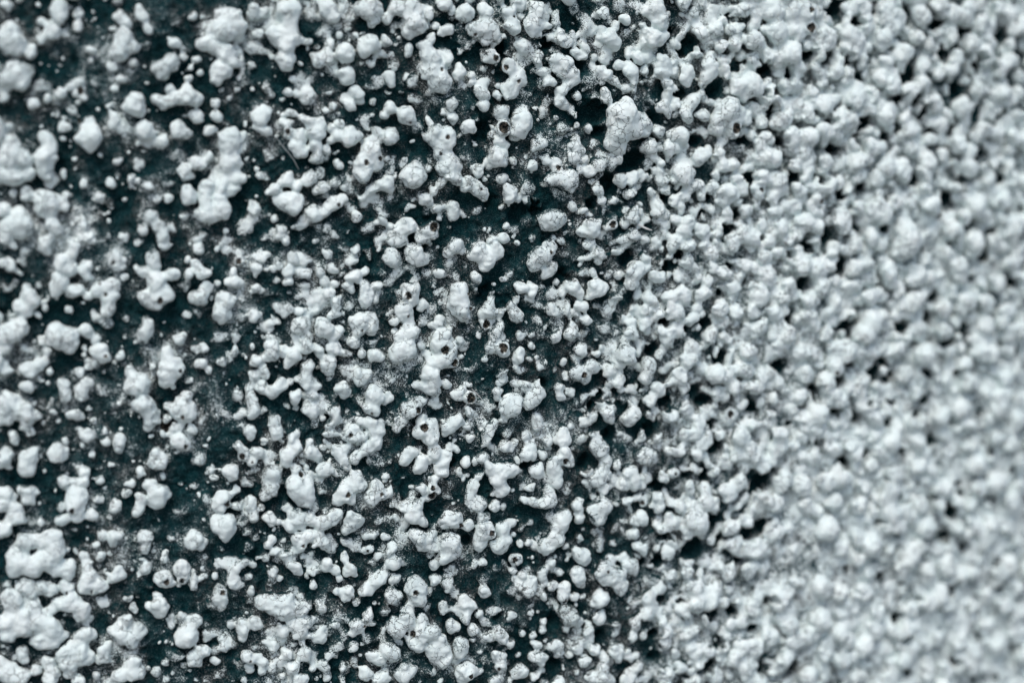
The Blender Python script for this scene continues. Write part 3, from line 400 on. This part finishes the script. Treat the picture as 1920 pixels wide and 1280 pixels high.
# ------------------------------------------------------------------ surface nets
ins = D < 0
cnt = np.zeros((nu - 1, nv - 1, nw - 1), np.uint8)
for a in (0, 1):
    for b in (0, 1):
        for c in (0, 1):
            cnt += ins[a:nu - 1 + a, b:nv - 1 + b, c:nw - 1 + c]
act = (cnt > 0) & (cnt < 8)
del cnt
ci, cj, ck = np.nonzero(act)
nvert = len(ci)
vid = np.full(act.shape, -1, np.int32)
vid[ci, cj, ck] = np.arange(nvert, dtype=np.int32)
acc = np.zeros((nvert, 3), np.float32); wsum = np.zeros(nvert, np.float32)
corners = {}
for a in (0, 1):
    for b in (0, 1):
        for c in (0, 1):
            corners[a, b, c] = D[ci + a, cj + b, ck + c]
for (a, b, c), d0 in corners.items():
    for ax in range(3):
        e = [a, b, c]
        if e[ax]:
            continue
        e[ax] = 1
        d1 = corners[tuple(e)]
        mk = (d0 < 0) != (d1 < 0)
        t = np.where(mk, d0 / np.where(mk, d0 - d1, 1), 0)
        p = np.array([a, b, c], np.float32)
        acc += mk[:, None] * p
        acc[:, ax] += mk * t
        wsum += mk
frac = acc / wsum[:, None]
grad = np.stack([sum((1 if q[ax] else -1) * d for q, d in corners.items()) for ax in range(3)], axis=1)
del corners
nrm = grad / (np.linalg.norm(grad, axis=1, keepdims=True) + 1e-9)
P = np.stack([U0 + VOX * (ci + frac[:, 0]), V0 + VOX * (cj + frac[:, 1]), W0 + VOX * (ck + frac[:, 2])], axis=1)
vlab = ID[ci, cj, ck].astype(np.int32)
hb = base[ci, cj]

quads = []
for ax in range(3):
    lo = [slice(0, None)] * 3; hi = [slice(0, None)] * 3
    lo[ax] = slice(0, -1); hi[ax] = slice(1, None)
    ch = ins[tuple(lo)] != ins[tuple(hi)]
    o1, o2 = [(1, 2), (2, 0), (0, 1)][ax]
    full = np.argwhere(ch)
    okm = (full[:, o1] > 0) & (full[:, o2] > 0)
    full = full[okm]
    lim = np.array(act.shape)
    okm = (full[:, o1] < lim[o1]) & (full[:, o2] < lim[o2])
    full = full[okm]

    def cell(d1, d2):
        q = full.copy(); q[:, o1] -= d1; q[:, o2] -= d2
        return vid[q[:, 0], q[:, 1], q[:, 2]]
    qd = np.stack([cell(1, 1), cell(0, 1), cell(0, 0), cell(1, 0)], axis=1)
    s = ins[full[:, 0], full[:, 1], full[:, 2]]
    qd = np.where(s[:, None], qd, qd[:, ::-1])
    quads.append(qd)
quads = np.concatenate(quads)
quads = quads[(quads >= 0).all(axis=1)]
del D, ID, ins, act, vid

# fine unevenness of the surface itself
bump = 1.0 * noise3(P, 1 / 11.0, 21) + 0.65 * noise3(P, 1 / 5.0, 22)
P = P + nrm * bump[:, None].astype(np.float32)
# smooth vertex normals of the whole sheet, so that neighbouring pieces shade without a seam
fa, fb, fc, fd = (P[quads[:, i]] for i in range(4))
fn = np.cross(fc - fa, fd - fb)
N = np.stack([sum(np.bincount(quads[:, i], weights=fn[:, c], minlength=nvert) for i in range(4)) for c in range(3)], axis=1)
N /= np.linalg.norm(N, axis=1, keepdims=True) + 1e-12
if (N[:, 2] * nrm[:, 2]).sum() < 0:
    quads = quads[:, ::-1]; N = -N

# ------------------------------------------------------------------ paint left on each vertex (stains, rim shading painted into the colour, darker pits)
proud = P[:, 2] - hb
lowness = np.array([0.0] + [L['low'] for L in lumps])[vlab]
size = np.array([0.0] + [max(L['r']) for L in lumps])[vlab]
pxs = (P[:, 0] * 1.0 + 960.0); pys = 640.0 - P[:, 1]
whit = np.clip(whiteness_field(pxs, pys), 0, 1)
dirt = np.array([0.0] + [random.uniform(-0.10, 0.36) for L in lumps])[vlab]
near = np.zeros((nu, nv), np.float32)
near[ci, cj] = np.maximum(near[ci, cj], (vlab > 0))


def blur(a, n):
    for ax in (0, 1):
        c = np.cumsum(np.pad(a, [(n + 1, n) if k == ax else (0, 0) for k in (0, 1)], mode='edge'), axis=ax, dtype=np.float64)
        a = ((c[2 * n + 1:] - c[:-2 * n - 1]) if ax == 0 else (c[:, 2 * n + 1:] - c[:, :-2 * n - 1])) / (2 * n + 1)
    return a


halo = blur(blur(near, 4), 4)[ci, cj]
wh2 = np.clip((whit - 0.45) / 0.55, 0, 1)
span = np.clip(0.85 * size, 4.0, 15.0)
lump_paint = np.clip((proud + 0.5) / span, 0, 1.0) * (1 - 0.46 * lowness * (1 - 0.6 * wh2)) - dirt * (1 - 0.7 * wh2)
lump_paint += 0.55 * np.clip(N[:, 2] - 0.62, -0.6, 0.3) * (1 - 0.5 * wh2)                 # speckled grime doubling as painted rim shading on the flanks, clean tops
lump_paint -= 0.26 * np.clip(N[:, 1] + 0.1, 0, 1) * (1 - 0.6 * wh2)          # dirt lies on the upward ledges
base_paint = -0.02 + 0.42 * halo + 0.035 * np.clip(hb, -8, 8) + 0.26 * whit ** 2 * np.clip(0.3 + pys / 1200.0, 0.3, 1)
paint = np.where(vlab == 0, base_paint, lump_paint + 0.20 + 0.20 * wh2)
paint -= 0.15 * np.exp(-((pxs - 1050.0 - 0.1 * pys) / 300.0) ** 2) * (1.0 - 0.55 * pys / 1280.0)       # a broad band of grime down the pillar
paint += 0.16 * noise3(P, 1 / 55.0, 31) * (1 - 0.5 * whit) + 0.12 * noise3(P, 1 / 14.0, 32)
hollow = np.zeros(nvert, np.float32)
order = np.argsort(P[:, 0]); sx = P[order, 0]
for x, y, z, r in hole_uvw:
    a, b = np.searchsorted(sx, (x - 1.6 * r, x + 1.6 * r))
    idx = order[a:b]
    dd = np.sqrt((P[idx, 0] - x) ** 2 + ((P[idx, 1] - y) / 1.15) ** 2)
    inside = (dd < r * 0.98) & (P[idx, 2] < z + 0.5 * r)
    hollow[idx[inside]] = 1.0
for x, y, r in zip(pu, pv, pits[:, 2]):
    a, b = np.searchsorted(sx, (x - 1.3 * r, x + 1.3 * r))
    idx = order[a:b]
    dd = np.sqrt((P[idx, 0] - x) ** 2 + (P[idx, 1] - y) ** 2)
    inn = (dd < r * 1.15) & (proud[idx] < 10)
    paint[idx[inn]] -= 0.9 * np.clip(1.3 - dd[inn] / r, 0, 1)  # paint level falls towards the middle of each pit
P[:, 2] += wall_w(P[:, 0])
slope = -P[:, 0] / CURVE_R
Nw = np.stack([N[:, 0] - slope * N[:, 2], N[:, 1], N[:, 2]], axis=1)
Nw /= np.linalg.norm(Nw, axis=1, keepdims=True)
world_n = np.stack([Nw[:, 0], -Nw[:, 2], Nw[:, 1]], axis=1).astype(np.float32)
world_p = to_world(P).astype(np.float32)

# ------------------------------------------------------------------ material


def plaster_material():
    mat = bpy.data.materials.new("weathered_painted_plaster")
    mat.use_nodes = True
    nt = mat.node_tree; nd = nt.nodes; lk = nt.links
    bs = nd["Principled BSDF"]
    geo = nd.new("ShaderNodeNewGeometry")
    sc = nd.new("ShaderNodeVectorMath"); sc.operation = 'SCALE'; sc.inputs[3].default_value = 1.0 / UNIT
    lk.new(geo.outputs["Position"], sc.inputs[0])
    co = sc.outputs[0]                                # coordinates in wall units

    def noise(scale, detail, rough=0.6):
        n = nd.new("ShaderNodeTexNoise"); n.inputs["Scale"].default_value = scale
        n.inputs["Detail"].default_value = detail; n.inputs["Roughness"].default_value = rough
        lk.new(co, n.inputs["Vector"]); return n.outputs["Fac"]

    def math_(op, a, b=None, c=None, clamp=False):
        n = nd.new("ShaderNodeMath"); n.operation = op; n.use_clamp = clamp
        for i, v in enumerate((a, b, c)):
            if v is None:
                continue
            if isinstance(v, (int, float)):
                n.inputs[i].default_value = v
            else:
                lk.new(v, n.inputs[i])
        return n.outputs[0]

    def mixc(f, a, b):
        n = nd.new("ShaderNodeMix"); n.data_type = 'RGBA'
        if isinstance(f, (int, float)):
            n.inputs[0].default_value = f
        else:
            lk.new(f, n.inputs[0])
        for i, v in ((6, a), (7, b)):
            if isinstance(v, tuple):
                n.inputs[i].default_value = v + (1,)
            else:
                lk.new(v, n.inputs[i])
        return n.outputs[2]

    def ramp(v, lo, hi):
        n = nd.new("ShaderNodeMapRange"); n.interpolation_type = 'SMOOTHSTEP'
        n.inputs[1].default_value = lo; n.inputs[2].default_value = hi
        lk.new(v, n.inputs[0]); return n.outputs[0]

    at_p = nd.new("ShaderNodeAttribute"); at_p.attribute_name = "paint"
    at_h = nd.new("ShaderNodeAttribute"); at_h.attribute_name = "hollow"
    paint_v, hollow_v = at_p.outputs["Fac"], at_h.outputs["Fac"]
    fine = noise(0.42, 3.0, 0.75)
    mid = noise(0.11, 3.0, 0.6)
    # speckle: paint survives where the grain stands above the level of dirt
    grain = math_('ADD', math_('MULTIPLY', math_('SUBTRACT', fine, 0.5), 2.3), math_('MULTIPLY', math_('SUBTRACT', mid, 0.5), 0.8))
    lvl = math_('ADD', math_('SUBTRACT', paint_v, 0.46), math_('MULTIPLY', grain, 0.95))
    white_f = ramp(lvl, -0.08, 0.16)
    # hairline cracks in the paint
    vor = nd.new("ShaderNodeTexVoronoi"); vor.feature = 'DISTANCE_TO_EDGE'; vor.inputs["Scale"].default_value = 1 / 17.0
    wn1 = nd.new("ShaderNodeTexNoise"); wn1.inputs["Scale"].default_value = 0.10; wn1.inputs["Detail"].default_value = 3
    lk.new(co, wn1.inputs["Vector"])
    wv = nd.new("ShaderNodeVectorMath"); wv.operation = 'MULTIPLY_ADD'
    lk.new(wn1.outputs["Color"], wv.inputs[0]); wv.inputs[1].default_value = (16, 16, 16); lk.new(co, wv.inputs[2])
    lk.new(wv.outputs[0], vor.inputs["Vector"])
    crack_mask = ramp(noise(0.018, 2.0), 0.46, 0.58)
    crack = math_('MULTIPLY', math_('SUBTRACT', 1.0, ramp(vor.outputs["Distance"], 0.012, 0.045)), crack_mask)
    white_f = math_('MULTIPLY', white_f, math_('SUBTRACT', 1.0, math_('MULTIPLY', crack, 0.75)))
    # colours
    tint = noise(0.02, 3.0)
    white = mixc(ramp(tint, 0.35, 0.68), (0.66, 0.757, 0.746), (0.74, 0.817, 0.803))
    white = mixc(math_('MULTIPLY', ramp(noise(0.05, 4.0), 0.52, 0.72), 0.35), white, (0.50, 0.52, 0.51))
    algae = mixc(ramp(noise(0.06, 4.0), 0.4, 0.66), (0.0006, 0.0145, 0.0172), (0.003, 0.0295, 0.034))
    algae = mixc(math_('MULTIPLY', ramp(noise(0.55, 3.0, 0.8), 0.52, 0.68), 0.65), algae, (0.075, 0.135, 0.143))
    mortar = mixc(ramp(noise(0.012, 2.0), 0.42, 0.62), (0.085, 0.13, 0.138), (0.175, 0.17, 0.163))
    rimband = math_('MULTIPLY', ramp(lvl, -0.50, -0.08), 0.42)
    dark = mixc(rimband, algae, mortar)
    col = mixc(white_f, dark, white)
    brown = mixc(ramp(noise(0.22, 3.0), 0.42, 0.58), (0.008, 0.016, 0.018), (0.125, 0.11, 0.09))
    col = mixc(hollow_v, col, brown)
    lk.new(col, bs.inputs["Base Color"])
    bs.inputs["Roughness"].default_value = 0.92
    bs.inputs["Specular IOR Level"].default_value = 0.03
    # fine relief
    bp = nd.new("ShaderNodeBump"); bp.inputs["Strength"].default_value = 0.8; bp.inputs["Distance"].default_value = 1.6 * UNIT
    hgt = math_('ADD', math_('MULTIPLY', fine, 0.9), math_('MULTIPLY', noise(0.16, 4.0, 0.65), 1.2))
    hgt = math_('SUBTRACT', hgt, math_('MULTIPLY', crack, 0.8))
    hgt = math_('ADD', hgt, math_('MULTIPLY', white_f, 0.25))
    lk.new(hgt, bp.inputs["Height"])
    lk.new(bp.outputs[0], bs.inputs["Normal"])
    return mat


plaster = plaster_material()

# ------------------------------------------------------------------ objects: the wall, its 300 largest lumps, the small ones together


def make_mesh(name, qsel):
    used, inv = np.unique(qsel, return_inverse=True)
    inv = inv.reshape(-1).astype(np.int32)
    me = bpy.data.meshes.new(name)
    me.vertices.add(len(used)); me.vertices.foreach_set("co", world_p[used].ravel())
    nf = len(qsel)
    me.loops.add(nf * 4); me.loops.foreach_set("vertex_index", inv)
    me.polygons.add(nf)
    me.polygons.foreach_set("loop_start", np.arange(0, nf * 4, 4, dtype=np.int32))
    me.update(calc_edges=True)
    me.polygons.foreach_set("use_smooth", np.ones(nf, bool))
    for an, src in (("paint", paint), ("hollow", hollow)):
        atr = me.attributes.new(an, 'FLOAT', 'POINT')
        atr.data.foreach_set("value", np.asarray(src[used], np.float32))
    me.normals_split_custom_set_from_vertices(world_n[used])
    me.materials.append(plaster)
    return me


qlab = vlab[quads]
face_lab = np.where(qlab[:, 0] == qlab[:, 2], qlab[:, 0], np.max(qlab, axis=1))
counts = np.bincount(face_lab, minlength=len(lumps) + 1)
inframe = np.zeros(len(lumps) + 1, bool)
for n, L in enumerate(lumps):
    x, y, r, _l = L['knobs'][0]
    inframe[n + 1] = -r * .5 < x < W + r * .5 and -r * .5 < y < H + r * .5
rank = np.where(inframe, counts, 0); rank[0] = 0
big = np.argsort(rank)[::-1][:300]
isbig = np.zeros(len(lumps) + 1, bool); isbig[big] = True

wall = bpy.data.objects.new("plaster_wall", make_mesh("plaster_wall", quads[face_lab == 0]))
scene.collection.objects.link(wall)
wall["label"] = "rough-cast plaster wall, dark stained base coat thickly covered in white painted lumps"
wall["category"] = "wall"
wall["kind"] = "thing"

srt = np.argsort(face_lab, kind='stable')
bounds = np.searchsorted(face_lab[srt], np.arange(len(lumps) + 2))
for n in big:
    q = quads[srt[bounds[n]:bounds[n + 1]]]
    if len(q) == 0:
        continue
    o = bpy.data.objects.new("plaster_lump", make_mesh("plaster_lump", q))
    scene.collection.objects.link(o)
    o.parent = wall
rest = quads[(face_lab > 0) & ~isbig[face_lab]]
o = bpy.data.objects.new("plaster_grit", make_mesh("plaster_grit", rest))
scene.collection.objects.link(o)
o.parent = wall
o["kind"] = "stuff"

# ------------------------------------------------------------------ the body of the pillar behind the coat, and an unseen bounce sheet below
verts, faces = [], []
seg = 48
umax = 2100.0
back = 46.0
for k in range(seg + 1):
    u = -umax + 2 * umax * k / seg
    w = wall_w(u) - back
    verts.append(tuple(to_world(np.array([u, 0, w]))[:2]) + (-0.05,))
    verts.append(tuple(to_world(np.array([u, 0, w]))[:2]) + (2.4,))
for k in range(seg):
    faces.append((2 * k, 2 * k + 2, 2 * k + 3, 2 * k + 1))
n0 = len(verts)
for k in range(seg + 1):
    x, y, z = verts[2 * k]
    verts.append((x, y + 0.25, -0.05)); verts.append((x, y + 0.25, 2.4))
for k in range(seg):
    faces.append((n0 + 2 * k + 1, n0 + 2 * k + 3, n0 + 2 * k + 2, n0 + 2 * k))
    faces.append((2 * k + 1, 2 * k + 3, n0 + 2 * k + 3, n0 + 2 * k + 1))
faces.append((0, 1, n0 + 1, n0)); faces.append((2 * seg, n0 + 2 * seg, n0 + 2 * seg + 1, 2 * seg + 1))
core_me = bpy.data.meshes.new("wall_core"); core_me.from_pydata(verts, [], faces); core_me.update()
core_mat = bpy.data.materials.new("grey_mortar"); core_mat.use_nodes = True
nt = core_mat.node_tree
nz = nt.nodes.new("ShaderNodeTexNoise"); nz.inputs["Scale"].default_value = 60; nz.inputs["Detail"].default_value = 5
cr = nt.nodes.new("ShaderNodeValToRGB"); cr.color_ramp.elements[0].color = (0.03, 0.04, 0.045, 1); cr.color_ramp.elements[1].color = (0.22, 0.22, 0.21, 1)
nt.links.new(nz.outputs["Fac"], cr.inputs[0]); nt.links.new(cr.outputs[0], nt.nodes["Principled BSDF"].inputs["Base Color"])
nt.nodes["Principled BSDF"].inputs["Roughness"].default_value = 0.9
core_me.materials.append(core_mat)
core = bpy.data.objects.new("wall_core", core_me); scene.collection.objects.link(core); core.parent = wall

gme = bpy.data.meshes.new("ground")  # out-of-frame sheet added to bounce light up onto the wall
gme.from_pydata([(-60, -60, 0), (60, -60, 0), (60, 60, 0), (-60, 60, 0)], [], [(0, 1, 2, 3)])
gmat = bpy.data.materials.new("grey_paving"); gmat.use_nodes = True
nt = gmat.node_tree
nz = nt.nodes.new("ShaderNodeTexNoise"); nz.inputs["Scale"].default_value = 3; nz.inputs["Detail"].default_value = 8
cr = nt.nodes.new("ShaderNodeValToRGB"); cr.color_ramp.elements[0].color = (0.16, 0.16, 0.155, 1); cr.color_ramp.elements[1].color = (0.30, 0.295, 0.28, 1)
nt.links.new(nz.outputs["Fac"], cr.inputs[0]); nt.links.new(cr.outputs[0], nt.nodes["Principled BSDF"].inputs["Base Color"])
nt.nodes["Principled BSDF"].inputs["Roughness"].default_value = 0.9
gme.materials.append(gmat)
bounce_ground = bpy.data.objects.new("ground", gme); scene.collection.objects.link(bounce_ground)
bounce_ground["kind"] = "structure"

# ------------------------------------------------------------------ stray fibres caught in the plaster


def fibre(name, pts, r, colour, label):
    bm_v, bm_f = [], []
    P3 = []
    for (x, y, h) in pts:
        u, v = at(np.array([float(x)]), np.array([float(y)]), h)
        P3.append(Vector(to_world(np.array([u[0], v[0], wall_w(u[0]) + h]))))
    for i, p in enumerate(P3):
        t = (P3[min(i + 1, len(P3) - 1)] - P3[max(i - 1, 0)]).normalized()
        a = t.orthogonal().normalized(); b = t.cross(a)
        rr = r * UNIT * (0.5 if i in (0, len(P3) - 1) else 1.0)
        for k in range(6):
            bm_v.append(p + (a * math.cos(k * math.pi / 3) + b * math.sin(k * math.pi / 3)) * rr)
    for i in range(len(P3) - 1):
        for k in range(6):
            bm_f.append((6 * i + k, 6 * i + (k + 1) % 6, 6 * i + 6 + (k + 1) % 6, 6 * i + 6 + k))
    bm_f.append(tuple(range(5, -1, -1))); bm_f.append(tuple(6 * (len(P3) - 1) + k for k in range(6)))
    me = bpy.data.meshes.new(name); me.from_pydata([tuple(v) for v in bm_v], [], bm_f); me.update()
    mat = bpy.data.materials.new(name); mat.use_nodes = True
    nt = mat.node_tree; bs = nt.nodes["Principled BSDF"]
    nz = nt.nodes.new("ShaderNodeTexNoise"); nz.inputs["Scale"].default_value = 900
    cr = nt.nodes.new("ShaderNodeValToRGB")
    cr.color_ramp.elements[0].color = tuple(c * 0.7 for c in colour) + (1,); cr.color_ramp.elements[1].color = colour + (1,)
    nt.links.new(nz.outputs["Fac"], cr.inputs[0]); nt.links.new(cr.outputs[0], bs.inputs["Base Color"])
    bs.inputs["Roughness"].default_value = 0.5
    me.materials.append(mat)
    o = bpy.data.objects.new(name, me); scene.collection.objects.link(o)
    o["label"] = label; o["category"] = "fibre"


fibre("straw_fibre", [(1196, 421, 22), (1204, 425, 23), (1213, 429, 24), (1222, 432, 23)], 1.9, (0.72, 0.74, 0.72), "thick pale straw fibre sticking out between white lumps")
fibre("hair_fibre", [(884, 728, 20), (893, 737, 22), (899, 743, 23), (905, 750, 22)], 1.1, (0.45, 0.47, 0.46), "short dark-and-pale hair fibre beside a lump with a broken brown bubble")
fibre("thread_fibre", [(518, 258, 12), (530, 274, 14), (541, 287, 15), (551, 300, 14), (560, 318, 13)], 0.9, (0.30, 0.33, 0.33), "long thin grey thread fibre lying across the dark base coat")
